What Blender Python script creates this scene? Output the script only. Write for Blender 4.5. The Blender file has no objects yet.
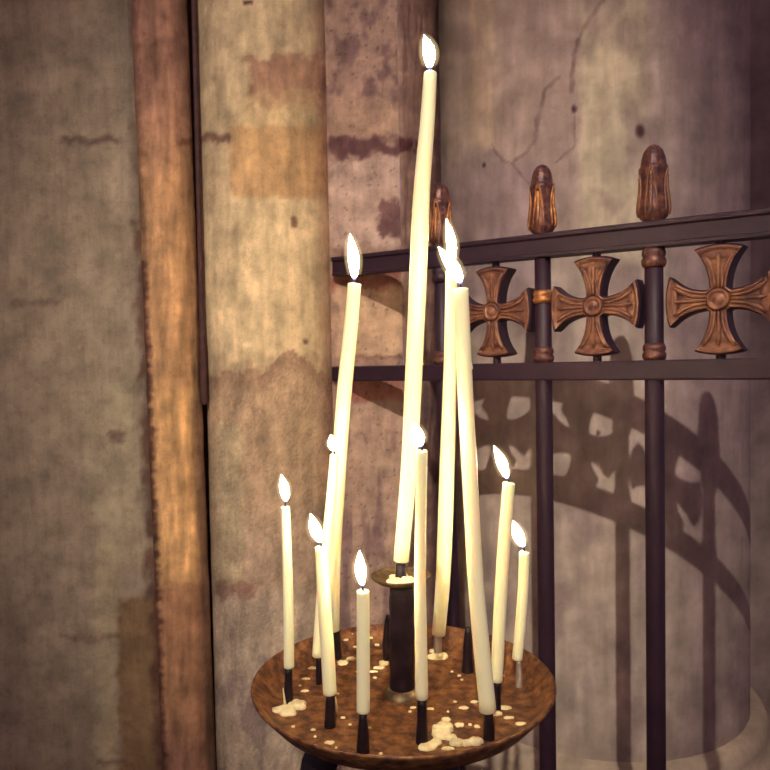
import bpy, bmesh, math, random
from mathutils import Vector, Matrix, noise
random.seed(7)
SC = bpy.context.scene
COL = SC.collection
V = Vector

# ------------------------------------------------------------------ camera
FPX, CAMZ = 700.0, 1.42
PITCH, ROLL = math.radians(2.0), math.radians(1.05)
CAM = V((0, 0, CAMZ))
FW = V((0, math.cos(PITCH), -math.sin(PITCH)))
U0 = V((0, math.sin(PITCH), math.cos(PITCH)))
HX = V((1, 0, 0))
RT = math.cos(ROLL) * HX - math.sin(ROLL) * U0
UP = math.sin(ROLL) * HX + math.cos(ROLL) * U0

def ray(px, py):
    return FW + (px - 385) / FPX * RT + (385 - py) / FPX * UP
def at(px, py, y):
    d = ray(px, py)
    return CAM + d * (y / d.y)
def on_plane(px, py, p0, n):
    d = ray(px, py)
    return CAM + d * ((p0 - CAM).dot(n) / d.dot(n))
def to_px(p):
    q = p - CAM
    w = q.dot(FW)
    return 385 + FPX * q.dot(RT) / w, 385 - FPX * q.dot(UP) / w

cd = bpy.data.cameras.new('camera')
cam = bpy.data.objects.new('camera', cd)
COL.objects.link(cam)
m = Matrix.Identity(4)
for i in range(3):
    m[i][0], m[i][1], m[i][2], m[i][3] = RT[i], UP[i], -FW[i], CAM[i]
cam.matrix_world = m
cd.sensor_width = 36
cd.lens = FPX / 770 * 36
cd.clip_start = 0.02
cd.dof.use_dof = True
cd.dof.focus_distance = 0.95
cd.dof.aperture_fstop = 13
SC.camera = cam

# ------------------------------------------------------------------ helpers
def lin(c):
    return tuple(((v / 255) / 12.92 if v / 255 <= 0.04045 else ((v / 255 + 0.055) / 1.055) ** 2.4) for v in c)
def lerp(a, b, t):
    return tuple(a[i] + (b[i] - a[i]) * t for i in range(len(a)))
def sm(a, b, x):
    t = max(0.0, min(1.0, (x - a) / (b - a)))
    return t * t * (3 - 2 * t)
def fb(x, y, z=0.0, o=4):
    return noise.fractal(V((x, y, z)), 0.9, 2.1, o)

def obj(name, bm, mats, parent=None, smooth=True):
    me = bpy.data.meshes.new(name)
    bmesh.ops.recalc_face_normals(bm, faces=bm.faces)
    bm.to_mesh(me)
    bm.free()
    for mt in (mats if isinstance(mats, (list, tuple)) else [mats]):
        me.materials.append(mt)
    if smooth:
        for p in me.polygons:
            p.use_smooth = True
    o = bpy.data.objects.new(name, me)
    COL.objects.link(o)
    if parent:
        o.parent = parent
        if parent.type == 'EMPTY':
            o.matrix_parent_inverse = Matrix.Translation(-parent.location)
    return o
def thing(name, label, cat, loc, group=None):
    o = bpy.data.objects.new(name, None)
    o.empty_display_size = 0.05
    COL.objects.link(o)
    o.location = loc
    o['label'] = label
    o['category'] = cat
    if group:
        o['group'] = group
    return o
def struct(o):
    o['kind'] = 'structure'
    return o

def sweep(bm, pts, rad, seg=16, cap=True, hl=None):
    """tube through pts with a radius per point; returns rings"""
    rings = []
    n = len(pts)
    t0 = (pts[1] - pts[0]).normalized()
    ref = V((1, 0, 0)) if abs(t0.x) < 0.8 else V((0, 1, 0))
    for i, p in enumerate(pts):
        t = (pts[min(i + 1, n - 1)] - pts[max(i - 1, 0)]).normalized()
        a = (ref - t * ref.dot(t)).normalized()
        b = t.cross(a)
        ref = a
        r = rad[i] if not callable(rad) else rad(i)
        ring = []
        for k in range(seg):
            th = 2 * math.pi * k / seg
            v = bm.verts.new(p + (a * math.cos(th) + b * math.sin(th)) * r)
            if hl is not None:
                v[hl] = i / (n - 1)
            ring.append(v)
        rings.append(ring)
    for i in range(n - 1):
        for k in range(seg):
            bm.faces.new((rings[i][k], rings[i][(k + 1) % seg], rings[i + 1][(k + 1) % seg], rings[i + 1][k]))
    if cap:
        bm.faces.new(rings[0][::-1])
        bm.faces.new(rings[-1])
    return rings

def lathe(bm, prof, seg=48, c=V((0, 0, 0)), mat=None, mod=None, fmat=None, close=True):
    rings = []
    for (r, z) in prof:
        ring = []
        for k in range(seg):
            th = 2 * math.pi * k / seg
            rr = max(r, 1e-5) * (mod(th, z) if mod else 1)
            p = V((rr * math.cos(th), rr * math.sin(th), z))
            if mat:
                p = mat @ p
            ring.append(bm.verts.new(p + c))
        rings.append(ring)
    for i in range(len(rings) - 1):
        for k in range(seg):
            f = bm.faces.new((rings[i][k], rings[i][(k + 1) % seg], rings[i + 1][(k + 1) % seg], rings[i + 1][k]))
            if fmat:
                f.material_index = fmat(2 * math.pi * (k + 0.5) / seg, (prof[i][1] + prof[i + 1][1]) / 2)
    if close:
        bm.faces.new(rings[0][::-1])
        bm.faces.new(rings[-1])
    bmesh.ops.remove_doubles(bm, verts=bm.verts, dist=2e-5)

def box(bm, c, x, y, z, hx, hy, hz, bev=0.0):
    vs = []
    for sx in (-1, 1):
        for sy in (-1, 1):
            for sz in (-1, 1):
                vs.append(bm.verts.new(c + x * sx * hx + y * sy * hy + z * sz * hz))
    fs = []
    for q in ((0, 1, 3, 2), (4, 6, 7, 5), (0, 4, 5, 1), (2, 3, 7, 6), (0, 2, 6, 4), (1, 5, 7, 3)):
        fs.append(bm.faces.new([vs[i] for i in q]))
    if bev:
        es = list({e for f in fs for e in f.edges})
        bmesh.ops.bevel(bm, geom=es, offset=bev, segments=2, affect='EDGES')

def spline(pts, n):
    """Catmull-Rom through tuples or vectors -> n samples"""
    P = [V(p) if not isinstance(p, V) else p for p in pts]
    if len(P) == 2:
        return [P[0].lerp(P[1], i / (n - 1)) for i in range(n)]
    d = [0.0]
    for i in range(1, len(P)):
        d.append(d[-1] + (P[i] - P[i - 1]).length)
    out = []
    for i in range(n):
        s = d[-1] * i / (n - 1)
        k = 0
        while k < len(P) - 2 and s > d[k + 1]:
            k += 1
        t = (s - d[k]) / (d[k + 1] - d[k])
        p1, p2 = P[k], P[k + 1]
        p0 = P[k - 1] if k > 0 else p1 * 2 - p2
        p3 = P[k + 2] if k + 2 < len(P) else p2 * 2 - p1
        out.append(0.5 * ((2 * p1) + (p2 - p0) * t + (2 * p0 - 5 * p1 + 4 * p2 - p3) * t * t + (3 * p1 - p0 - 3 * p2 + p3) * t ** 3))
    return out

# ------------------------------------------------------------------ materials
def mat(name):
    mt = bpy.data.materials.new(name)
    mt.use_nodes = True
    nt = mt.node_tree
    return mt, nt, nt.nodes['Principled BSDF']
def node(nt, typ, **kw):
    n = nt.nodes.new(typ)
    for k, v in kw.items():
        if k.startswith('_'):
            setattr(n, k[1:], v)
        else:
            n.inputs[k.replace('__', ' ')].default_value = v
    return n
def ramp(nt, stops):
    r = nt.nodes.new('ShaderNodeValToRGB')
    e = r.color_ramp.elements
    while len(e) < len(stops):
        e.new(0.5)
    for i, (p, c) in enumerate(stops):
        e[i].position = p
        e[i].color = (*c, 1)
    return r
def mix(nt, mode, fac, a, b):
    n = nt.nodes.new('ShaderNodeMix')
    n.data_type = 'RGBA'
    n.blend_type = mode
    for s, v in ((0, fac), (6, a), (7, b)):
        if hasattr(v, 'is_output'):
            nt.links.new(v, n.inputs[s])
        elif s == 0:
            n.inputs[0].default_value = v
        else:
            n.inputs[s].default_value = (*v, 1)
    return n.outputs[2]

def noisy(name, stops, scale=12, detail=6, rough=0.7, metal=0.0, bump=0.2, bscale=90, bdist=0.002, stretch=None, spec=0.4):
    mt, nt, b = mat(name)
    tc = nt.nodes.new('ShaderNodeTexCoord')
    src = tc.outputs['Object']
    if stretch:
        mp = node(nt, 'ShaderNodeMapping', Scale=stretch)
        nt.links.new(src, mp.inputs[0])
        src = mp.outputs[0]
    n = node(nt, 'ShaderNodeTexNoise', Scale=scale, Detail=detail, Roughness=0.65)
    nt.links.new(src, n.inputs['Vector'])
    r = ramp(nt, stops)
    nt.links.new(n.outputs['Fac'], r.inputs[0])
    nt.links.new(r.outputs[0], b.inputs['Base Color'])
    b.inputs['Roughness'].default_value = rough
    b.inputs['Metallic'].default_value = metal
    b.inputs['Specular IOR Level'].default_value = spec
    if bump:
        n2 = node(nt, 'ShaderNodeTexNoise', Scale=bscale, Detail=4)
        nt.links.new(tc.outputs['Object'], n2.inputs['Vector'])
        bp = node(nt, 'ShaderNodeBump', Strength=bump, Distance=bdist)
        nt.links.new(n2.outputs['Fac'], bp.inputs['Height'])
        nt.links.new(bp.outputs[0], b.inputs['Normal'])
    return mt

def stone_material(name, grain=0.5, bump=0.5):
    mt, nt, b = mat(name)
    at_ = node(nt, 'ShaderNodeAttribute', _attribute_name='stone')
    tc = nt.nodes.new('ShaderNodeTexCoord')
    n1 = node(nt, 'ShaderNodeTexNoise', Scale=38, Detail=8, Roughness=0.7)
    mp = node(nt, 'ShaderNodeMapping', Scale=(60, 60, 7))
    n2 = node(nt, 'ShaderNodeTexNoise', Scale=1.0, Detail=5, Roughness=0.6)
    n3 = node(nt, 'ShaderNodeTexNoise', Scale=320, Detail=3, Roughness=0.6)
    nt.links.new(tc.outputs['Object'], n1.inputs['Vector'])
    nt.links.new(tc.outputs['Object'], mp.inputs[0])
    nt.links.new(mp.outputs[0], n2.inputs['Vector'])
    nt.links.new(tc.outputs['Object'], n3.inputs['Vector'])
    r1 = ramp(nt, [(0.3, (0.62, 0.56, 0.55)), (0.5, (1, 1, 1)), (0.72, (1.22, 1.2, 1.15))])
    r2 = ramp(nt, [(0.32, (0.78, 0.74, 0.74)), (0.52, (1, 1, 1)), (0.7, (1.12, 1.1, 1.05))])
    r3 = ramp(nt, [(0.33, (0.72, 0.66, 0.66)), (0.46, (1, 1, 1)), (0.7, (1.1, 1.1, 1.1))])
    for n, r in ((n1, r1), (n2, r2), (n3, r3)):
        nt.links.new(n.outputs['Fac'], r.inputs[0])
    c = mix(nt, 'MULTIPLY', grain, at_.outputs['Color'], r1.outputs[0])
    c = mix(nt, 'MULTIPLY', grain * 0.9, c, r2.outputs[0])
    c = mix(nt, 'MULTIPLY', grain * 0.8, c, r3.outputs[0])
    nt.links.new(c, b.inputs['Base Color'])
    b.inputs['Roughness'].default_value = 0.9
    b.inputs['Specular IOR Level'].default_value = 0.15
    ad = node(nt, 'ShaderNodeMath', _operation='ADD')
    nt.links.new(n1.outputs['Fac'], ad.inputs[0])
    nt.links.new(n3.outputs['Fac'], ad.inputs[1])
    bp = node(nt, 'ShaderNodeBump', Strength=bump, Distance=0.003)
    nt.links.new(ad.outputs[0], bp.inputs['Height'])
    nt.links.new(bp.outputs[0], b.inputs['Normal'])
    return mt

M_STONE = stone_material('weathered_stone', 0.6, 0.5)
M_PLASTER = stone_material('worn_plaster', 0.3, 0.25)
M_WAX, nt_, b_ = mat('candle_wax')
b_.inputs['Base Color'].default_value = (*lin((250, 238, 190)), 1)
b_.inputs['Roughness'].default_value = 0.45
b_.inputs['Subsurface Weight'].default_value = 0.55
b_.inputs['Subsurface Radius'].default_value = (0.012, 0.008, 0.004)
b_.inputs['Subsurface Scale'].default_value = 1.0
b_.inputs['Specular IOR Level'].default_value = 0.3
M_SPILL = noisy('spilled_wax', [(0.3, lin((214, 190, 130))), (0.6, lin((246, 230, 180)))], 60, rough=0.5, bump=0.3, bscale=140)
M_IRON = noisy('blackened_iron', [(0.3, lin((22, 13, 20))), (0.55, lin((38, 24, 30))), (0.75, lin((66, 44, 42)))], 40, rough=0.5, metal=0.35, bump=0.25)
M_RUST = noisy('rusty_tray_iron', [(0.28, lin((40, 22, 22))), (0.42, lin((86, 52, 36))), (0.54, lin((126, 82, 46))), (0.66, lin((154, 108, 62))), (0.8, lin((182, 142, 96)))], 62, 12, rough=0.48, metal=0.3, bump=0.4, bscale=160)
M_CUP = noisy('tarnished_cup_brass', [(0.3, lin((50, 36, 30))), (0.5, lin((92, 74, 50))), (0.72, lin((142, 118, 78)))], 60, rough=0.45, metal=0.4, bump=0.3)
M_FOIL = noisy('waxy_grey_metal', [(0.3, lin((140, 128, 124))), (0.7, lin((222, 212, 196)))], 120, rough=0.35, metal=0.7, bump=0.3, stretch=(1, 1, 0.2))
M_WICK = noisy('charred_wick', [(0.3, (0.01, 0.008, 0.008)), (0.7, (0.05, 0.03, 0.02))], 200, bump=0)
M_PAINT = noisy('dark_purple_brown_paint', [(0.3, lin((32, 14, 28))), (0.6, lin((46, 23, 35))), (0.8, lin((64, 36, 42)))], 14, rough=0.55, metal=0.1, bump=0.15)
M_BRONZE = noisy('worn_bronze_paint', [(0.3, lin((70, 40, 38))), (0.5, lin((114, 72, 54))), (0.72, lin((152, 106, 72)))], 34, rough=0.5, metal=0.3, bump=0.25)
M_BUD = noisy('tarnished_bud_bronze', [(0.34, lin((50, 26, 34))), (0.52, lin((88, 52, 46))), (0.7, lin((136, 88, 62)))], 70, rough=0.45, metal=0.3, bump=0.3, bscale=200)
M_GILT = noisy('worn_gilding', [(0.3, lin((92, 52, 40))), (0.52, lin((160, 102, 58))), (0.75, lin((206, 150, 92)))], 60, rough=0.4, metal=0.5, bump=0.25)
M_ROD = noisy('rusted_rod', [(0.3, lin((44, 22, 26))), (0.7, lin((80, 46, 40)))], 40, rough=0.8, bump=0.3)
M_FLAG = noisy('stone_flags', [(0.3, lin((84, 70, 62))), (0.7, lin((128, 110, 94)))], 6, rough=0.9, bump=0.4, bscale=60)

M_FLAME, nt_, b_ = mat('candle_flame')
nt_.nodes.remove(b_)
fa = node(nt_, 'ShaderNodeAttribute', _attribute_name='rise')
rc = ramp(nt_, [(0.0, (0.12, 0.2, 1.0)), (0.05, (0.4, 0.4, 0.8)), (0.14, (1.0, 0.78, 0.46)), (1.0, (1.0, 0.74, 0.42))])
rs = ramp(nt_, [(0.0, (0.008,) * 3), (0.05, (0.014,) * 3), (0.16, (0.8,) * 3), (0.6, (1.0,) * 3), (1.0, (0.7,) * 3)])
FLAME_GAIN = 230.0
mu = node(nt_, 'ShaderNodeMath', _operation='MULTIPLY')
mu.inputs[1].default_value = FLAME_GAIN
em = nt_.nodes.new('ShaderNodeEmission')
nt_.links.new(fa.outputs['Fac'], rc.inputs[0])
nt_.links.new(fa.outputs['Fac'], rs.inputs[0])
nt_.links.new(rs.outputs[0], mu.inputs[0])
nt_.links.new(rc.outputs[0], em.inputs['Color'])
nt_.links.new(mu.outputs[0], em.inputs['Strength'])
nt_.links.new(em.outputs[0], nt_.nodes['Material Output'].inputs['Surface'])

M_HALO, nt_, b_ = mat('flame_halo')  # glowing volume added to imitate the soft halo around a flame
nt_.nodes.remove(b_)
ev = node(nt_, 'ShaderNodeEmission', Color=(1.0, .74, .36, 1), Strength=20.0)
nt_.links.new(ev.outputs[0], nt_.nodes['Material Output'].inputs['Volume'])

# ------------------------------------------------------------------ stone walls
def poly_px(pts):
    def d(x, y):
        best = 1e9
        for i in range(len(pts) - 1):
            (x0, y0), (x1, y1) = pts[i], pts[i + 1]
            dx, dy = x1 - x0, y1 - y0
            t = max(0, min(1, ((x - x0) * dx + (y - y0) * dy) / (dx * dx + dy * dy)))
            best = min(best, math.hypot(x - x0 - t * dx, y - y0 - t * dy))
        return best
    return d
def blob(x, y, x0, x1, y0, y1, soft=4, rag=7, seed=0.0):
    """ragged-edged rectangle mask"""
    nx = fb(x * .06, y * .06, seed) * rag
    ny = fb(x * .06, y * .06, seed + 9) * rag
    x += nx
    y += ny
    return sm(x0 - soft, x0 + soft, x) * (1 - sm(x1 - soft, x1 + soft, x)) * sm(y0 - soft, y0 + soft, y) * (1 - sm(y1 - soft, y1 + soft, y))
def mott(c, x, y, amt, f=.03, seed=0.0, fy=None):
    k = 1 + amt * fb(x * f, y * (fy if fy else f), seed, 5)
    return tuple(max(0, v * k) for v in c)

def col_left(x, y):
    c = (150, 134, 112)
    c = lerp(c, (168, 152, 120), blob(x, y, 96, 118, 545, 900, 5, 8, 1) * .8)
    c = lerp(c, (126, 98, 68), blob(x, y, 119, 170, 598, 800, 4, 6, 2) * .85)
    c = lerp(c, (160, 148, 118), blob(x, y, 96, 135, 380, 560, 12, 20, 3) * .5)
    c = lerp(c, (70, 45, 45), blob(x, y, 60, 117, 138, 145, 3, 7, 4) * .5)
    c = lerp(c, (88, 60, 52), blob(x, y, 60, 118, 634, 638, 3, 6, 5) * .45)
    c = lerp(c, (88, 60, 52), blob(x, y, 98, 125, 758, 764, 3, 6, 5) * .45)
    c = lerp(c, (90, 66, 60), blob(x, y, 110, 122, 430, 440, 3, 6, 6) * .6)
    c = lerp(c, (70, 45, 45), blob(x, y, 10, 60, 300, 304, 3, 6, 7) * .35)
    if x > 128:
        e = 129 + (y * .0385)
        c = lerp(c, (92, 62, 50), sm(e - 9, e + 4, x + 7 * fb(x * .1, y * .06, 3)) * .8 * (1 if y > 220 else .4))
    return mott(c, x, y, .16, .03, 11)
def col_orange(x, y):
    c = (182, 140, 98)
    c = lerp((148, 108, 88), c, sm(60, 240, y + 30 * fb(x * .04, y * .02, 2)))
    c = lerp(c, (200, 156, 104), blob(x, y, 140, 206, 385, 585, 10, 14, 3) * .8)
    c = lerp(c, (152, 110, 80), sm(580, 588, y + 7 * fb(x * .05, y * .05, 8)) * .85)
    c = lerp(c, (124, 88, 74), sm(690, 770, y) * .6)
    c = lerp(c, (96, 56, 42), blob(x, y, 60, 260, 139, 146, 3, 10, 4) * .7 * sm(168, 185, x))
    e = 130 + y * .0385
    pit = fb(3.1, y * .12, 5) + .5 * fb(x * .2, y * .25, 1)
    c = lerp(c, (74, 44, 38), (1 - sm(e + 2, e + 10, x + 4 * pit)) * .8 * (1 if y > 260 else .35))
    e2 = e + 55
    c = lerp(c, (120, 92, 78), sm(e2 - 12, e2 - 3, x) * (.75 if y > 400 else .3))
    c = mott(c, x, y, .28, .09, 21, .012)
    return mott(c, x, y, .16, .05, 31)
def col_shaft(x, y):
    c = (184, 160, 124)
    c = lerp(c, (204, 180, 138), blob(x, y, 190, 345, 198, 360, 10, 10, 1) * .8)
    c = lerp(c, (150, 114, 90), blob(x, y, 250, 322, 54, 112, 5, 12, 2) * .95)
    c = lerp(c, (188, 162, 116), blob(x, y, 248, 318, 92, 128, 5, 11, 3) * .5)
    c = lerp(c, (180, 142, 98), blob(x, y, 231, 345, 126, 197, 3, 3, 4) * .85)
    edge = 372 - 12 * sm(250, 290, x) + 14 * sm(300, 330, x) + 11 * fb(x * .05, 1.7, 3) + 4 * fb(x * .3, y * .2, 4)
    low = sm(edge - 2, edge + 3, y)
    c = lerp(c, (170, 142, 112), low * .9)
    c = lerp(c, (116, 82, 66), low * (1 - sm(edge + 4, edge + 26, y)) * .35)
    c = lerp(c, (164, 140, 118), sm(470, 560, y) * .6)
    c = lerp(c, (174, 156, 122), blob(x, y, 214, 243, 425, 592, 5, 6, 5) * .8)
    c = lerp(c, (172, 152, 128), sm(585, 602, y + 9 * fb(x * .05, y * .05, 9)) * .85)
    c = lerp(c, (122, 84, 72), blob(x, y, 216, 258, 583, 597, 4, 7, 6) * .6)
    c = lerp(c, (128, 108, 100), sm(.1, .45, fb(x * .03, y * .018, 7)) * sm(600, 640, y) * .7)
    c = lerp(c, (86, 56, 48), blob(x, y, 200, 229, 133, 142, 3, 8, 8) * .65)
    c = lerp(c, (60, 30, 28), blob(x, y, 244, 252, 0, 4, 1, 2, 8))
    c = lerp(c, (226, 204, 160), blob(x, y, 242, 251, 342, 347, 1.5, 2, 3) * .8)
    c = lerp(c, (90, 56, 46), blob(x, y, 302, 308, 340, 344, 1.5, 2, 5) * .8)
    c = lerp(c, (106, 76, 58), blob(x, y, 291, 297, 217, 227, 1.5, 2, 6) * .8)
    c = lerp(c, (140, 92, 84), sm(312, 336, x - (y - 300) * .02) * .45)
    if low > .5:
        c = mott(c, x, y, .13, .5, 41)
    c = mott(c, x, y, .16, .07, 51, .02)
    return mott(c, x, y, .12, .04, 61)
def col_block(x, y):
    c = (150, 120, 104)
    c = lerp(c, (104, 78, 76), sm(-.05, .4, fb(x * .05, y * .035, 1.5)) * (1 - sm(110, 150, y)) * .7)
    c = lerp(c, (172, 140, 112), blob(x, y, 332, 400, 96, 136, 5, 10, 1) * .5)
    c = lerp(c, (176, 150, 134), blob(x, y, 330, 405, 158, 246, 4, 8, 2) * .8)
    c = lerp(c, (82, 52, 54), blob(x, y, 330, 425, 139, 155, 4, 9, 3) * .85)
    c = lerp(c, (94, 64, 64), blob(x, y, 378, 420, 200, 238, 3, 8, 4) * .85)
    c = lerp(c, (128, 76, 62), blob(x, y, 330, 402, 270, 292, 4, 9, 5) * .8)
    c = lerp(c, (188, 156, 124), blob(x, y, 335, 406, 288, 356, 4, 6, 6) * .8)
    c = lerp(c, (122, 88, 76), blob(x, y, 345, 404, 355, 359, 1.5, 4, 7) * .8)
    c = lerp(c, (152, 98, 82), blob(x, y, 335, 404, 380, 401, 2, 4, 8) * .85)
    c = lerp(c, (168, 140, 118), blob(x, y, 335, 410, 403, 900, 3, 3, 9) * .8)
    sp = fb(x * .25, y * .25, 6, 3)
    c = lerp(c, (70, 46, 48), sm(.55, .75, sp) * .5)
    c = lerp(c, (110, 84, 84), sm(.05, .5, fb(x * .08, y * .012, 3.3)) * sm(400, 440, y) * .6)
    return mott(c, x, y, .16, .06, 71)
def col_reveal(x, y):
    c = (166, 134, 118)
    c = lerp(c, (190, 160, 138), (1 - sm(399, 407, x + 6 * fb(2.2, y * .06, 1))) * .7 * sm(-.3, .2, fb(1.1, y * .03, 6)))
    c = lerp(c, (150, 124, 116), blob(x, y, 402, 436, 378, 440, 4, 10, 5) * .7)
    c = lerp(c, (76, 48, 56), sm(428, 438, x) * .6)  # painted shade where the reveal meets the column
    c = lerp(c, (84, 46, 50), blob(x, y, 380, 425, 139, 154, 3, 7, 3) * .8)
    c = lerp(c, (168, 140, 120), sm(.2, .5, fb(x * .12, y * .05, 8)) * .6)
    return mott(c, x, y, .2, .06, 81)
CR = [poly_px([(603, 0), (590, 18), (578, 40), (573, 66), (571, 92)]),
      poly_px([(558, 78), (546, 88), (540, 112), (534, 142), (526, 152), (515, 160)]),
      poly_px([(491, 143), (502, 161), (512, 163), (522, 176), (531, 186)]),
      poly_px([(556, 162), (575, 146), (574, 108)])]
def col_column(x, y):
    c = (166, 146, 132)
    c = lerp(c, (186, 170, 140), blob(x, y, 579, 645, -300, 262, 7, 5, 1) * .75)
    c = lerp(c, (182, 156, 130), blob(x, y, 470, 497, -300, 150, 6, 6, 2) * .7)
    c = lerp(c, (152, 128, 118), blob(x, y, 498, 578, -300, 250, 8, 8, 3) * .6)
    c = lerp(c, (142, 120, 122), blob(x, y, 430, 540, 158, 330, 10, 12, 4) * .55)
    c = lerp(c, (170, 148, 132), blob(x, y, 447, 462, 130, 160, 3, 5, 5) * .6)
    c = lerp(c, (120, 98, 100), sm(640, 700, x) * .6)  # shade of the column turning away, painted into its right side
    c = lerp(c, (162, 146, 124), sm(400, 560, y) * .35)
    c = lerp(c, (134, 112, 108), sm(.05, .5, fb(x * .022, y * .014, 5.5)) * .5)
    for d, w in ((CR[0], 2.6), (CR[1], 2.2), (CR[2], 1.3), (CR[3], 1.6)):
        if x < 620 and y < 200:
            c = lerp(c, (86, 58, 60), (1 - sm(w * .4, w * 1.3, d(x + 2 * fb(x * .1, y * .1, 2), y))) * (.4 + .35 * noise.noise(V((x * .05, y * .05, 3)))))
    for (px, py, r) in ((640, 131, 5), (574, 109, 3), (484, 165, 2), (598, 433, 2)):
        c = lerp(c, (78, 52, 54), 1 - sm(r * .5, r * 1.3, math.hypot(x - px, (y - py) * .7)))
    c = mott(c, x, y, .1, .08, 91, .012)
    return mott(c, x, y, .14, .035, 95)
def col_recess(x, y):
    return mott((92, 66, 62), x, y, .25, .08, 99)  # dark tone puts the groove's shade into the wall colour
def col_base(x, y):
    return mott((172, 152, 128), x, y, .2, .05, 97)

def stone(name, plan, z0, z1, dz, colf, material, rough=0.0015, lean=0.0, seed=0.0, capz=False):
    bm = bmesh.new()
    cl = bm.verts.layers.float_color.new('stone')
    nz = int((z1 - z0) / dz)
    grid = []
    for j in range(nz + 1):
        z = z0 + (z1 - z0) * j / nz
        row = []
        for i, p in enumerate(plan):
            a, b = plan[max(i - 1, 0)], plan[min(i + 1, len(plan) - 1)]
            nr = V((b[1] - a[1], -(b[0] - a[0]), 0))
            nr = nr.normalized() if nr.length else V((0, -1, 0))
            q = V((p[0] + lean * (z - 1.42), p[1], z))
            h = noise.fractal(V((q.x * 22 + seed, q.y * 22, z * 9)), 1.0, 2.0, 4) * rough
            q = q + nr * h
            v = bm.verts.new(q)
            x, y = to_px(q)
            c = colf(x, y)
            v[cl] = (*lin(tuple(min(255, t) for t in c)), 1)
            row.append(v)
        grid.append(row)
    for j in range(nz):
        for i in range(len(plan) - 1):
            bm.faces.new((grid[j][i], grid[j][i + 1], grid[j + 1][i + 1], grid[j + 1][i]))
    if capz:
        bm.faces.new(grid[-1])
    return struct(obj(name, bm, material))
def seg_plan(a, b, step):
    n = max(1, int(math.hypot(b[0] - a[0], b[1] - a[1]) / step))
    return [(a[0] + (b[0] - a[0]) * i / n, a[1] + (b[1] - a[1]) * i / n) for i in range(n + 1)]
def arc_plan(cx, cy, r, a0, a1, step, ry=None):
    n = max(8, int(abs(a1 - a0) * r / step))
    return [(cx + r * math.cos(a0 + (a1 - a0) * i / n), cy + (ry or r) * math.sin(a0 + (a1 - a0) * i / n)) for i in range(n + 1)]
PI = math.pi
ZB, ZT = 0.55, 3.2
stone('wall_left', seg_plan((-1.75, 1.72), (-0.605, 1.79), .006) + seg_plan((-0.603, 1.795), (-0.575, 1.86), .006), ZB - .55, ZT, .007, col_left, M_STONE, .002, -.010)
stone('wall_back', seg_plan((-0.70, 1.89), (-0.10, 1.89), .02), 0, ZT, .02, col_recess, M_STONE, .001)
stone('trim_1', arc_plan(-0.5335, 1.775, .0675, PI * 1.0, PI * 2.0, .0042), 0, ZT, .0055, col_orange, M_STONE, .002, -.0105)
stone('trim_2', arc_plan(-0.297, 1.835, .166, PI * 1.0, PI * 2.0, .0045), 0, ZT, .005, col_shaft, M_STONE, .0012, .0)
stone('wall_front', seg_plan((-0.18, 1.80), (0.047, 1.79), .0045), 0, ZT, .005, col_block, M_STONE, .0022)
stone('trim_3', seg_plan((0.047, 1.79), (0.056, 1.805), .004) + seg_plan((0.059, 1.812), (0.215, 2.25), .006)[0:], 0, ZT, .006, col_reveal, M_STONE, .004)
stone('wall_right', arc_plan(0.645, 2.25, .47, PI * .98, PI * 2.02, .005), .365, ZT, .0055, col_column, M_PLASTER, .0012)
bm = bmesh.new()
cl = bm.verts.layers.float_color.new('stone')
lathe(bm, [(.60, 0), (.60, .22), (.585, .25), (.53, .285), (.515, .30), (.52, .33), (.512, .355), (.495, .366), (.40, .3665)], 96, V((.645, 2.25, 0)), close=False)
for v in bm.verts:
    v[cl] = (*lin(col_base(*to_px(v.co))), 1)
struct(obj('trim_4', bm, M_PLASTER))
stone('wall_far', seg_plan((1.05, 2.42), (2.3, 2.2), .02), 0, ZT, .02, col_column, M_PLASTER, .001)
bm = bmesh.new()
box(bm, V((0, 1.0, -.05)), V((1, 0, 0)), V((0, 1, 0)), V((0, 0, 1)), 2.6, 2.2, .05)
struct(obj('floor', bm, M_FLAG, smooth=False))

# slim dark rod in the groove
rod = thing('iron_rod', 'slim rust-brown rod hanging in the groove between the orange and pale shafts', 'rod', at(203, 404, 1.66))
pts = [at(204.5, 405, 1.742), at(204.5, 403, 1.742), at(204.3, 397, 1.742), at(203.6, 372, 1.742), at(203, 350, 1.742), at(202.4, 342, 1.742), at(202, 330, 1.742), at(197.5, 150, 1.745), at(191.5, -90, 1.75)]
bm = bmesh.new()
sweep(bm, pts, [.004, .008, .0095, .0095, .009, .0078, .0066, .0062, .0062], 12)
obj('rod_shaft', bm, M_ROD, rod)

# ------------------------------------------------------------------ candle stand
DT = 0.934
TC = at(403, 692, DT)
TC.z = CAMZ - .4275
TILT = Matrix.Rotation(math.radians(-1.2), 3, 'X') @ Matrix.Rotation(math.radians(.2), 3, 'Y')
TN = TILT @ V((0, 0, 1))
FLOOR_DROP = .028
TF = TC + TN * -FLOOR_DROP
def on_tray(px, py, up=0.0):
    return on_plane(px, py, TF + TN * up, TN)
stand = thing('candle_stand', 'round rusty iron candle stand with central post, dark sockets and spilled wax', 'candle stand', V((TC.x, TC.y, 0)))
bm = bmesh.new()
lathe(bm, [(0, -FLOOR_DROP), (.10, -FLOOR_DROP), (.166, -FLOOR_DROP), (.176, -FLOOR_DROP + .003), (.190, -.010), (.1985, -.001), (.2005, .0005), (.2025, -.0008), (.202, -.003), (.193, -.0135), (.178, -FLOOR_DROP - .002), (.165, -FLOOR_DROP - .004), (.10, -FLOOR_DROP - .004), (0, -FLOOR_DROP - .004)], 96, TC, TILT, close=False)
obj('tray', bm, M_RUST, stand)
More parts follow.
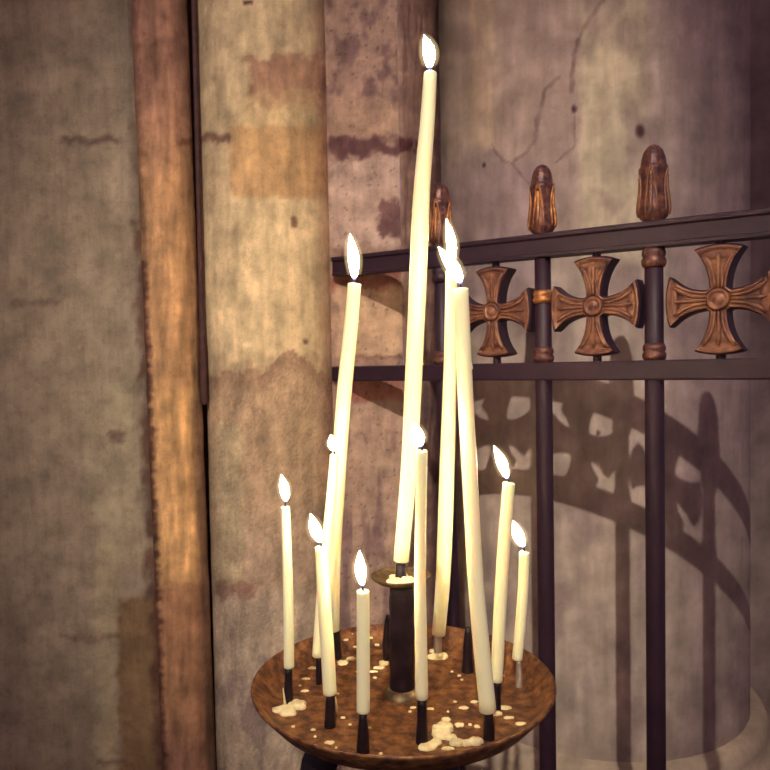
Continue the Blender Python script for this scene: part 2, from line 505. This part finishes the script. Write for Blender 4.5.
# central post, its foot ring and drip cup
bm = bmesh.new()
pz = DT
ptop, pbot = at(401.5, 583, pz), on_tray(402, 694)
sweep(bm, spline([pbot, pbot.lerp(ptop, .3), pbot.lerp(ptop, .62), ptop], 14), lambda i: .0166 + .0008 * math.sin(i * 1.9), 20)
obj('central_post', bm, M_IRON, stand)
bm = bmesh.new()
lathe(bm, [(.0165, .010), (.020, .0095), (.0245, .005), (.0275, .0), (.0275, -.003), (.0165, -.003)], 32, pbot, TILT, close=False)
obj('post_foot', bm, M_CUP, stand)
cupc = at(401, 579, DT)
bm = bmesh.new()
lathe(bm, [(0, -.004), (.015, -.004), (.030, .001), (.038, .0045), (.0405, .006), (.0412, .0048), (.039, .0015), (.031, -.0035), (.017, -.0085), (0, -.009)], 48, cupc, Matrix.Rotation(math.radians(-1.5), 3, 'X'), close=False)
cup = obj('drip_cup', bm, M_CUP, stand)
bm = bmesh.new()
sweep(bm, [cupc + V((0, 0, -.004)), cupc + V((0, 0, .006)), cupc + V((0, 0, .0205))], [.0085, .0075, .0065], 14)
obj('candle_socket', bm, M_IRON, stand)
# bent strap standing against the post on the left
bm = bmesh.new()
a0 = on_tray(387, 662)
sweep(bm, [a0, a0 + V((.0, 0, .028)), a0 + V((.002, 0, .062)), a0 + V((.003, -.002, .073))], [.0065, .0068, .005, .003], 8)
obj('spare_socket', bm, M_IRON, stand)
# shaft, hub and legs below the tray
bm = bmesh.new()
hz = TC.z - FLOOR_DROP - .004
c0 = V((TC.x, TC.y, 0))
lathe(bm, [(.0, hz), (.05, hz), (.066, hz - .02), (.070, hz - .05), (.055, hz - .085), (.03, hz - .11), (.018, hz - .14), (.018, .22), (.03, .19), (.03, .15), (.0, .15)], 32, c0, close=False)
obj('stem', bm, M_IRON, stand)
for ang, rr, rad in ((math.radians(196), .118, .024), (math.radians(62), .118, .0105), (math.radians(308), .10, .0105)):
    d = V((math.cos(ang), math.sin(ang), 0))
    bm = bmesh.new()
    pts = spline([c0 + V((0, 0, hz - .075)) + d * .03, c0 + d * (rr * .72) + V((0, 0, hz - .033)), c0 + d * rr + V((0, 0, hz - .075)),
                  c0 + d * (rr + .008) + V((0, 0, hz - .25)), c0 + d * (rr + .01) + V((0, 0, .4)), c0 + d * (rr + .07) + V((0, 0, .03)), c0 + d * (rr + .10) + V((0, 0, .0))], 44)
    sweep(bm, pts, lambda i: rad if i < 8 else max(.0105, rad - (i - 8) * .0012), 14)
    obj('leg', bm, M_IRON, stand)

def socket(px, y_top, y_bot, w_top, w_bot, metal=M_IRON, base_px=None, bend=0.0, name='candle_socket'):
    b = on_tray(base_px if base_px else px, y_bot - w_bot * .2)
    t = at(px, y_top, b.y)
    s = b.y / FPX
    t = t - (t - b).normalized() * .0022
    bm = bmesh.new()
    n = 9
    pts, rad = [], []
    for i in range(n):
        f = i / (n - 1)
        pts.append(b.lerp(t, f) + V((bend * math.sin(f * PI), 0, 0)))
        rad.append((w_bot + (w_top - w_bot) * f) / 2 * s * (1 + .04 * math.sin(7 * f + px)))
    pts.insert(0, b + V((0, 0, -.003)))
    rad.insert(0, rad[0])
    sweep(bm, pts, rad, 12)
    o = obj(name, bm, metal, stand)
    return b, t

# ------------------------------------------------------------------ candles
M_TOP = M_WAX
def candle(label, base_px, line, widths, flame, socket_top_y=None, group='lit tapers on the tray', depth=None, dtop=0.0, drips=()):
    """line: pixel points top -> bottom of the centre line; flame: (base, mid, tip, width)"""
    dep = depth
    n = 40
    line = list(line[:-1]) + [(line[-1][0], line[-1][1] - widths[-1] * .21)]
    line[0] = (line[0][0], line[0][1] + 1.5)
    top, bot = line[0], line[-1]
    P = spline([V((p[0], p[1], 0)) for p in line], n)
    root = thing('taper_candle', label, 'candle', at(bot[0], bot[1], dep), group)
    pts, rad = [], []
    L = top[1] - bot[1]
    for i, p in enumerate(P):
        f = i / (n - 1)
        d = dep + dtop * (1 - f)
        w = widths[0]
        for j in range(len(widths) - 1):
            a, b = j / (len(widths) - 1), (j + 1) / (len(widths) - 1)
            if a <= f <= b:
                w = widths[j] + (widths[j + 1] - widths[j]) * (f - a) / (b - a)
        pts.append(at(p.x, p.y, d))
        rad.append(w / 2 * d / FPX * (1 + .018 * fb(f * 9, base_px * .1, 1)))
    pts = pts[::-1]
    rad = rad[::-1]
    dn = (pts[0] - pts[1]).normalized()
    up = (pts[-1] - pts[-2]).normalized()
    r0, r1 = rad[0], rad[-1]
    pts = [pts[0] + dn * .0012] + pts
    rad = [r0 * .8] + rad
    pts += [pts[-1] + up * .0012, pts[-1] + up * .0016, pts[-1] - up * .001, pts[-1] - up * .002]
    rad += [r1 * .9, r1 * .78, r1 * .55, r1 * .2]
    bm = bmesh.new()
    sweep(bm, pts, rad, 20)
    body = obj('wax_stick', bm, M_WAX, root)
    tp = pts[-1]
    for (f, side, ln) in drips:
        i = max(2, min(len(pts) - 7, int(f * (len(pts) - 6))))
        q = pts[i] + V((side, -math.sqrt(max(0, 1 - side * side)), 0)) * rad[i] * .92
        bm = bmesh.new()
        sweep(bm, [q + V((0, 0, ln * .5)), q + V((0, 0, ln * .25)), q, q - V((0, 0, ln * .35)), q - V((0, 0, ln * .5))], [.0006, .0014, .0018, .0024, .0008], 8)
        obj('wax_drip', bm, M_WAX, body)
    (bx, by), (mx, my), (tx, ty), fw = flame
    d = dep + dtop
    fbp = at(bx, by, d)
    bm = bmesh.new()
    sweep(bm, spline([tp - up * .003, tp + up * .004, fbp.lerp(at(mx, my, d), .18)], 7), [.0011] * 6 + [.0007], 8)
    obj('wick', bm, M_WICK, root)
    bm = bmesh.new()
    hl = bm.verts.layers.float.new('rise')
    C = spline([fbp, at(mx, my, d), at(tx, ty, d)], 18)
    prof = [.18, .40, .56, .68, .78, .87, .94, .985, 1.0, .98, .93, .85, .75, .63, .49, .34, .18, .03]
    sweep(bm, C, [k * .8 * fw / 2 * d / FPX for k in prof], 16, hl=hl)
    fl = obj('flame', bm, M_FLAME, root)
    bm = bmesh.new()
    C2 = [C[0].lerp(C[3], .6)] + C[2:] + [C[-1] + (C[-1] - C[-3])]
    prof2 = [.05] + [k * .8 + .6 for k in prof[2:-2]] + [.62, .4, .05]
    sweep(bm, C2, [k * fw / 2 * d / FPX for k in prof2], 20)
    obj('flame_halo', bm, M_HALO, fl)  # added glow shell, standing in for bloom
    return root

def tray_candle(label, line, widths, flame, spike, metal=M_IRON, **kw):
    """spike: (x, y_bottom, w_top, w_bottom, base_x)"""
    x, yb, wt, wb, bx = spike
    b, t = socket(x, line[-1][1] - widths[-1] * .21, yb, wt, wb, metal, bx)
    return candle(label, bx, line, widths, flame, depth=b.y, **kw)

# the tall one on the central post
candle('tallest slim cream candle, leaning left on the drip cup of the central post', 401,
       [(430.3, 72), (427.5, 120), (421.5, 195), (417.5, 290), (413, 390), (408.8, 470), (401, 564)], [13, 15.5, 17.5, 17.5, 17, 16, 15.5],
       ((429.5, 69), (429, 52), (424, 35), 15), depth=DT, dtop=.02, drips=((.76, -.95, .012), (.45, .9, .01)))
tray_candle('tall candle at back left of the tray, taller than all others left of the post',
            [(354.5, 283), (350, 335), (344.5, 390), (338.5, 470), (333, 555), (331.8, 633)], [13.5, 14.5, 15, 15.5, 16, 15],
            ((354.5, 280), (353.5, 258), (350, 234), 13.5), (336, 660, 8, 10, 337), drips=((.94, .95, .012),))
tray_candle('thin candle half hidden against the tall back left candle, with a small round flame',
            [(334.5, 454), (330, 510), (322.5, 590), (317.5, 658)], [9, 10.5, 11.5, 11], ((334, 451), (332.5, 444), (331, 435), 11), (319, 685, 6, 6.5, 319))
tray_candle('thin candle farthest left on the tray, its socket standing in a thick wax puddle',
            [(285.3, 506), (287.2, 560), (288.5, 620), (289, 669)], [9.3, 10, 10.6, 10.6], ((286, 502), (284.5, 489), (281.5, 475), 11.5), (288.5, 706, 8, 9.5, 288.5))
tray_candle('short candle leaning in front of the two back left candles, flame blown to the left',
            [(321.3, 546), (324, 600), (327.5, 650), (329.8, 696)], [12.8, 13.5, 14, 14], ((321, 543), (316, 531), (310.5, 514), 14), (330.5, 729, 9, 12.5, 330))
tray_candle('shortest candle at the front of the tray with a small upright flame',
            [(363, 590), (363.2, 640), (363.2, 714)], [13, 13.5, 13.5], ((362.5, 586), (360.5, 570), (359.5, 551), 13), (363, 755, 8, 14, 363))
tray_candle('thin straight candle in front of the central post, its flame before the tallest candle',
            [(422, 450), (420.2, 560), (420.6, 620), (421.8, 700)], [11, 11.5, 12.3, 13], ((421, 447), (418, 437), (415, 423), 15), (422, 745, 9, 13, 422), dtop=-.03)
tray_candle('tall candle at the back right on a pale grey socket, flame behind another flame',
            [(451.5, 270), (450, 370), (447, 470), (443.5, 570), (438.6, 637)], [12, 12.8, 15, 15.5, 13.5], ((452, 266), (451.5, 244), (446.5, 219), 12), (438, 657, 8, 8, 437.8), M_FOIL)
tray_candle('tall candle at the front right leaning left, one of two flames nearly touching',
            [(461, 288), (465, 385), (469.5, 470), (475, 570), (479, 620), (487.8, 714)], [15, 15.6, 15.6, 15.8, 16.5, 17.5], ((461, 284), (455, 270), (438.5, 247), 15), (488.5, 741, 9.5, 12.5, 489), drips=((.86, .9, .01),))
tray_candle('medium candle leaning right behind the front right tall candle, flame slanting left',
            [(508.8, 482), (505, 530), (501, 590), (496.5, 683)], [12.5, 12.8, 13.2, 12.5], ((507.5, 479), (502, 463), (494, 446), 12.5), (497, 711, 7, 8, 497))
tray_candle('small candle farthest right on the tray on a grey socket, flame bent left',
            [(524.3, 551), (523, 590), (520, 630), (517.2, 661)], [10.5, 10.8, 11, 10.5], ((524, 547), (519, 537), (513, 521), 13.5), (518.8, 688, 5, 8.5, 519), M_FOIL)
# empty dark socket at the back right
socket(468, 626, 674, 6, 13, M_IRON, 467.5)

# spilled wax
def spill(px, py, rx, h, seed, ry=None, pos=None, name='wax_spill', lump=.22):
    c = pos if pos is not None else on_tray(px, py)
    s = c.y / FPX
    RX = rx * s
    RY = RX * (ry or .9)
    bm = bmesh.new()
    def md(th, z):
        return 1 + lump * noise.fractal(V((math.cos(th) * 1.6, math.sin(th) * 1.6, seed * 3.7)), 1, 2, 3) * 1.6
    prof = [(1.0, -.0005), (1.0, h * .35), (.93, h * .7), (.75, h * .95), (.4, h * 1.0), (.0, h * 1.05)]
    lathe(bm, prof, 22, V((0, 0, 0)), None, md, close=False)
    for v in bm.verts:
        z = v.co.z * (1 + .35 * noise.noise(V((v.co.x * 3, v.co.y * 3, seed))))
        v.co = c + TILT @ V((v.co.x * RX, v.co.y * RY, z))
    o = obj(name, bm, M_SPILL, stand)
    return o
k = 0
for (x, y, rx, h, ry) in (
        (279, 711, 8, .004, .9), (288, 713, 9, .004, .9), (296, 706, 9, .006, 1.0), (301, 708, 5, .004, .8), (284, 709, 7, .003, .9),
        (440, 735, 11, .005, .9), (446, 730, 8, .008, .8), (451, 739, 6, .005, .8), (457, 744, 8, .005, .7), (466, 744, 6, .004, .8), (475, 743, 8, .005, .7), (443, 727, 6, .006, .7), (438, 732, 6, .008, .7),
        (446, 720, 4.5, .0022, .9), (459.5, 725.5, 5, .0022, .9), (477, 727, 3, .002, .9), (470, 725, 2, .0015, .9), (427, 747, 10, .003, .8), (436, 743, 7, .003, .7), (448, 749, 6, .002, .5),
        (438, 657, 10, .005, .9), (433, 652, 3.5, .004, .8), (343, 663, 6, .002, .9), (351, 659, 5, .002, .8), (347, 651, 4, .002, .7),
        (384, 664, 5, .004, .9), (379, 668, 6, .002, .5), (373, 672, 4, .002, .5), (496, 714, 6, .003, .6), (505, 708, 7, .0015, .6), (509, 718, 5, .0015, .6), (521, 724, 6, .0015, .5), (464, 708, 5, .0015, .6), (474, 702, 4, .0015, .6), (430, 709, 4, .0015, .6), (413, 708, 3, .0015, .6),
        (330, 743, 5, .002, .5), (305, 691, 4, .001, .7), (312, 668, 5, .001, .7), (306, 679, 4, .001, .7)):
    k += 1
    spill(x, y, rx, h, k, ry)
for (x, y, r) in ((343, 718, 2.2), (350, 725, 1.6), (313, 730, 2.4), (315, 737, 1.6), (293, 727, 2), (370, 728, 1.6), (381, 754, 2), (338, 694, 1.6), (336, 748, 1.4), (459, 676, 2), (462, 680, 1.6), (452, 672, 1.5), (410, 712, 1.6), (455, 702, 1.7), (300, 686, 1.5), (375, 678, 2), (357, 672, 1.6), (503, 676, 1.4), (530, 690, 1.6), (540, 712, 1.5), (366, 690, 1.6), (448, 712, 1.3), (484, 690, 1.4), (325, 676, 2)):
    k += 1
    spill(x, y, r, .0016, k, .8, name='wax_flake')
for (x, y, r, u) in ((346, 640, 2.4, .016), (352, 634, 1.8, .02), (359, 641, 2.6, .014), (364, 634, 1.8, .02), (371, 638, 2.2, .016), (377, 645, 2.4, .01), (355, 647, 2.2, .01), (474, 640, 1.6, .016), (480, 646, 1.8, .012), (526, 654, 4, .016), (531, 657, 2.2, .016), (536, 676, 1.6, .012)):
    k += 1
    spill(x, y, r, .0016, k, .8, on_tray(x, y, u), name='wax_flake')
# wax on the cup and a drip down the left socket
for (dx, dy, r, h) in ((-.006, -.010, 9, .006), (.008, -.012, 7, .008), (.0, .006, 12, .005), (-.014, -.004, 5, .003), (.018, -.006, 6, .004)):
    k += 1
    spill(0, 0, r, h, k, .8, cupc + V((dx, dy, -.002)))
bm = bmesh.new()
a0, a1 = on_tray(285.5, 707), at(283, 688, on_tray(285.5, 707).y)
sweep(bm, [a0, a0.lerp(a1, .5), a1], [.002, .0014, .0006], 8)
obj('wax_drip', bm, M_SPILL, stand)
bm = bmesh.new()
a0 = on_tray(337, 714)
a1 = at(335.5, 697, a0.y)
sweep(bm, [a0, a0.lerp(a1, .5), a1], [.0012, .0016, .0008], 8)
obj('wax_drip', bm, M_SPILL, stand)

# ------------------------------------------------------------------ iron railing
FT = math.tan(math.radians(38))
FX, FY = math.cos(math.radians(38)), -math.sin(math.radians(38))
FD = V((FX, FY, 0))            # along the railing, to the right
FN = V((FY, -FX, 0))           # towards the viewer
def fence_y(px):
    xn = (px - 385) / FPX
    return 1.7056 / (1 + FT * xn)
def fpt(px, py):
    """point of the railing's middle plane"""
    n = FN
    return on_plane(px, py, V((0, 1.7056, CAMZ)), n)
ra, rb = fpt(346, 266.5), fpt(674, 233)
la, lb = fpt(346, 373.6), fpt(674, 369.7)
def ext(a, b, s):
    return a + (b - a) * s
S_END = 1.5
rail = thing('iron_railing', 'dark iron church railing with gilded crosses and bud finials, behind the candle stand', 'railing', V((ra.x, ra.y, 0)))
def rail_bar(name, a, b, prof):
    bm = bmesh.new()
    t = (b - a).normalized()
    up = V((0, 0, 1))
    nn = FN
    e0, e1 = a - t * .03, ext(a, b, S_END)
    R = []
    for p in (e0, e1):
        R.append([bm.verts.new(p + nn * u + up * w) for (u, w) in prof])
    n = len(prof)
    for k in range(n):
        bm.faces.new((R[0][k], R[0][(k + 1) % n], R[1][(k + 1) % n], R[1][k]))
    bm.faces.new(R[0][::-1])
    bm.faces.new(R[1])
    return obj(name, bm, M_PAINT, rail, smooth=False)
h = .0235
rail_bar('top_rail', ra, rb, [(-.020, -h), (.020, -h), (.020, -h + .006), (.018, -h + .008), (.018, h - .012), (.023, h - .009), (.023, h - .002), (.021, h), (-.021, h), (-.023, h - .002), (-.023, h - .009), (-.018, h - .012), (-.018, -h + .008), (-.020, -h + .006)])
h2 = .0185
rail_bar('lower_rail', la, lb, [(-.018, -h2), (.018, -h2), (.020, -h2 + .003), (.020, h2 - .003), (.018, h2), (-.018, h2), (-.020, h2 - .003), (-.020, -h2 + .003)])
def rail_at(a, b, p):
    s = (p - a).to_2d().dot((b - a).to_2d()) / (b - a).to_2d().length_squared
    return a + (b - a) * s

def petals(th, z):
    return 1 + .045 * math.cos(4 * th) + .02 * math.cos(12 * th)
AZ = math.atan2(FN.y, FN.x)
FROT = Matrix.Rotation(AZ + .12, 3, 'Z')
posts = [(442, .0165), (543, .0165), (654, .0165), (797, .0165)]
pp = []
for i, (px, r) in enumerate(posts):
    base = fpt(px, 300)
    foot = fpt(466, 950) if i == 0 else base.copy()
    base.z = foot.z = 0
    pp.append(base)
    tr = rail_at(ra, rb, base)
    lr = rail_at(la, lb, base)
    bm = bmesh.new()
    z1 = tr.z
    sweep(bm, [foot.lerp(base, min(1, z / lr.z)) + V((0, 0, z)) for z in (0, .5, 1.0, lr.z, z1)], [.0175, .0175, .0175, .0172, .0165], 20)
    post = obj('post', bm, M_PAINT, rail)
    # collars
    def collar(zc, r0, hh, mt):
        bm = bmesh.new()
        lathe(bm, [(r0 * .8, -hh), (r0 * 1.12, -hh), (r0 * 1.28, -hh * .6), (r0 * 1.28, -hh * .25), (r0 * 1.1, 0), (r0 * 1.22, hh * .25), (r0 * 1.22, hh * .6), (r0 * 1.05, hh), (r0 * .8, hh)], 28, V((base.x, base.y, zc)), close=False)
        obj('collar', bm, mt, post)
    collar(lr.z + h2 + .0155, .0168, .0155, M_BUD)
    if i == 1:
        collar(fpt(543, 297).z, .0165, .0135, M_GILT)
    else:
        collar(tr.z - h - .018, .0175, .018, M_BUD if i >= 2 else M_PAINT)
    # finial
    bm = bmesh.new()
    zt = tr.z + h - .002
    prof = [(.0155, 0), (.017, .004), (.0235, .010), (.0262, .018), (.0262, .026), (.0242, .040), (.0218, .058), (.0218, .074), (.0236, .090), (.0250, .0955), (.0225, .0965), (.0215, .103), (.0200, .113), (.0165, .124), (.0105, .132), (.004, .1355), (0, .136)]
    prof = [(r * 1.0, z * 1.065) for (r, z) in prof]
    lathe(bm, prof, 48, V((base.x, base.y, zt)), FROT, petals, None, close=False)
    def rad_at(z):
        for a, b in zip(prof, prof[1:]):
            if a[1] <= z <= b[1]:
                return a[0] + (b[0] - a[0]) * (z - a[1]) / max(1e-6, b[1] - a[1])
        return .01
    nf = len(bm.faces)
    for q in range(4):
        for (w0, w1, za, zb, rr) in ((.44, 1, .018, .104, .0022), (-.44, -1, .018, .104, .0026), (0, 0, .014, .086, .004)):
            pts = []
            for e in range(9):
                f = e / 8
                z = za + (zb - za) * f
                a = w0 * math.cos(f * PI / 2) ** .7 if w1 else 0
                r_ = (rad_at(z) + .0004) * petals(a + q * PI / 2, z)
                th = a + q * PI / 2
                pts.append(V((base.x, base.y, zt)) + FROT @ V((r_ * math.cos(th), r_ * math.sin(th), z)))
            sweep(bm, pts, [rr * (.5 + .5 * math.sin(PI * min(1, .15 + .7 * e / 8))) for e in range(9)], 8)
    bm.faces.ensure_lookup_table()
    for f in bm.faces[nf:]:
        f.material_index = 1
    obj('finial', bm, [M_BUD, M_GILT if i < 2 else M_BRONZE], post)

# crosses
def cross(center, hw, hh, t):
    """cross with flared, scalloped arms: outline in the railing's plane, extruded"""
    out = []
    def arm(ang, L):
        ca, sa = math.cos(ang), math.sin(ang)
        half = []
        for i in range(15):                # edge from the root outwards
            f = i / 14
            u = .020 + (L - .020) * f
            w = (.0165 + .004 * f + .0245 * f ** 2.4) * (1.0 if abs(math.cos(ang)) > .5 else .88) + .001
            half.append((u, w))
        tip = []
        for i in range(1, 12):             # end: two lobes with a flat middle
            g = i / 12
            w = half[-1][1] * (1 - 2 * g)
            u = L + .007 * math.sin(PI * g) ** .7
            tip.append((u, w))
        pts = half + tip + [(u, -w) for (u, w) in half[::-1]]
        return [(u * ca - w * sa, u * sa + w * ca) for (u, w) in pts]
    ring = []
    for ang, L in ((0, hw), (-PI / 2, hh), (PI, hw), (PI / 2, hh)):
        ring += arm(ang, L)
    cl_ = ring
    def P(u, w, d):
        return center + FD * u + V((0, 0, w)) + FN * d
    bm = bmesh.new()
    n = len(cl_)
    lay = []
    for (d, ins, ki) in ((-t, .004, 0), (-t + .004, 0, 0), (t - .006, 0, 0), (t - .001, .003, 0), (t, .006, 0), (t - .004, .0105, 0)):
        row = []
        for (u, w) in cl_:
            rr = math.hypot(u, w)
            # inset: shrink towards the arm's axis and centre
            ax = abs(u) > abs(w)
            L_ = hw if ax else hh
            if ax:
                uu = u - math.copysign(ins * (1 if abs(u) > L_ * .85 else 0), u)
                ww = w - math.copysign(min(ins, abs(w) * .75), w)
            else:
                ww = w - math.copysign(ins * (1 if abs(w) > L_ * .85 else 0), w)
                uu = u - math.copysign(min(ins, abs(u) * .75), u)
            row.append(bm.verts.new(P(uu, ww, d)))
        lay.append(row)
    for j in range(len(lay) - 1):
        for i in range(n):
            f = bm.faces.new((lay[j][i], lay[j][(i + 1) % n], lay[j + 1][(i + 1) % n], lay[j + 1][i]))
            f.material_index = 1 if j < 3 else 0  # side faces take the dark material to imitate their shade
    na = n // 4
    for row, mi in ((lay[0], 1), (lay[-1], 0)):
        roots = []
        for q in range(4):
            a = row[q * na:(q + 1) * na]
            for e in range(na // 2):
                o_ = na - 1 - e
                if o_ - e > 1:
                    vs = [a[e], a[e + 1], a[o_ - 1], a[o_]] if e + 1 != o_ - 1 else [a[e], a[e + 1], a[o_]]
                    bm.faces.new(vs).material_index = mi
            roots += [a[0], a[-1]]
        bm.faces.new(roots).material_index = mi
    o = obj('gilded_cross', bm, [M_BRONZE, M_PAINT], rail, smooth=False)
    # raised ribs along each arm
    bm = bmesh.new()
    for ang, L in ((0, hw), (PI / 2, hh), (PI, hw), (3 * PI / 2, hh)):
        ca, sa = math.cos(ang), math.sin(ang)
        for s in (-1, 0, 1):
            pts = []
            for i in range(7):
                f = i / 6
                u = .02 + (L * .9 - .02) * f
                w = s * (.006 + .020 * f ** 2.4)
                pts.append(P(u * ca - w * sa, u * sa + w * ca, t - .0022))
            sweep(bm, pts, [.0026 + .0016 * i / 6 for i in range(6)] + [.0018], 8)
    obj('rib', bm, M_BRONZE, o)
    # boss
    bm = bmesh.new()
    rot = Matrix(((FD.x, 0, FN.x), (FD.y, 0, FN.y), (0, 1, 0)))
    lathe(bm, [(.0185, t - .012), (.0185, t + .003), (.0165, t + .0055), (.014, t + .005), (.0125, t + .002), (.0095, t + .002), (.0065, t + .0055), (0, t + .0065)], 32, center, rot, close=False)
    obj('boss', bm, M_BRONZE, o)
    for s, L in ((1, hh), (-1, hh)):
        bm = bmesh.new()
        sweep(bm, [center + V((0, 0, s * (L - .004))), center + V((0, 0, s * (L + .03)))], [.008, .009], 12)
        obj('pin', bm, M_PAINT, o)
for (px, py, sc) in ((496.5, 312.5, 1.0), (597, 308.5, 1.0), (721, 304, 1.0)):
    c = fpt(px, py)
    trz, lrz = rail_at(ra, rb, c).z - h, rail_at(la, lb, c).z + h2
    c.z = (trz + lrz) / 2 + .001
    cross(c, .083, .090, .021)

# ------------------------------------------------------------------ light
w = bpy.data.worlds.new('world')
SC.world = w
w.use_nodes = True
bg = w.node_tree.nodes['Background']
bg.inputs[0].default_value = (0.66, 0.46, 0.58, 1)
bg.inputs[1].default_value = 0.36
# high key light from behind left; its soft cone is shaped to darken the edges
LD = V((.135, 1, -.74)).normalized()
sd = bpy.data.lights.new('key_spot', 'SPOT')
sd.energy = 2.75 * 4 * PI * 81
sd.color = (1.0, 0.93, 0.83)
sd.shadow_soft_size = .06
sd.spot_size = math.radians(17)
sd.spot_blend = 1.0
so = bpy.data.objects.new('key_spot', sd)
COL.objects.link(so)
so.location = V((.07, 1.7, 1.42)) - LD * 9
so.rotation_euler = LD.to_track_quat('-Z', 'Y').to_euler()

SC.view_settings.view_transform = 'Standard'
SC.view_settings.look = 'None'
SC.view_settings.exposure = 0.08
SC.view_settings.gamma = 1.0
SC.view_settings.use_curve_mapping = False
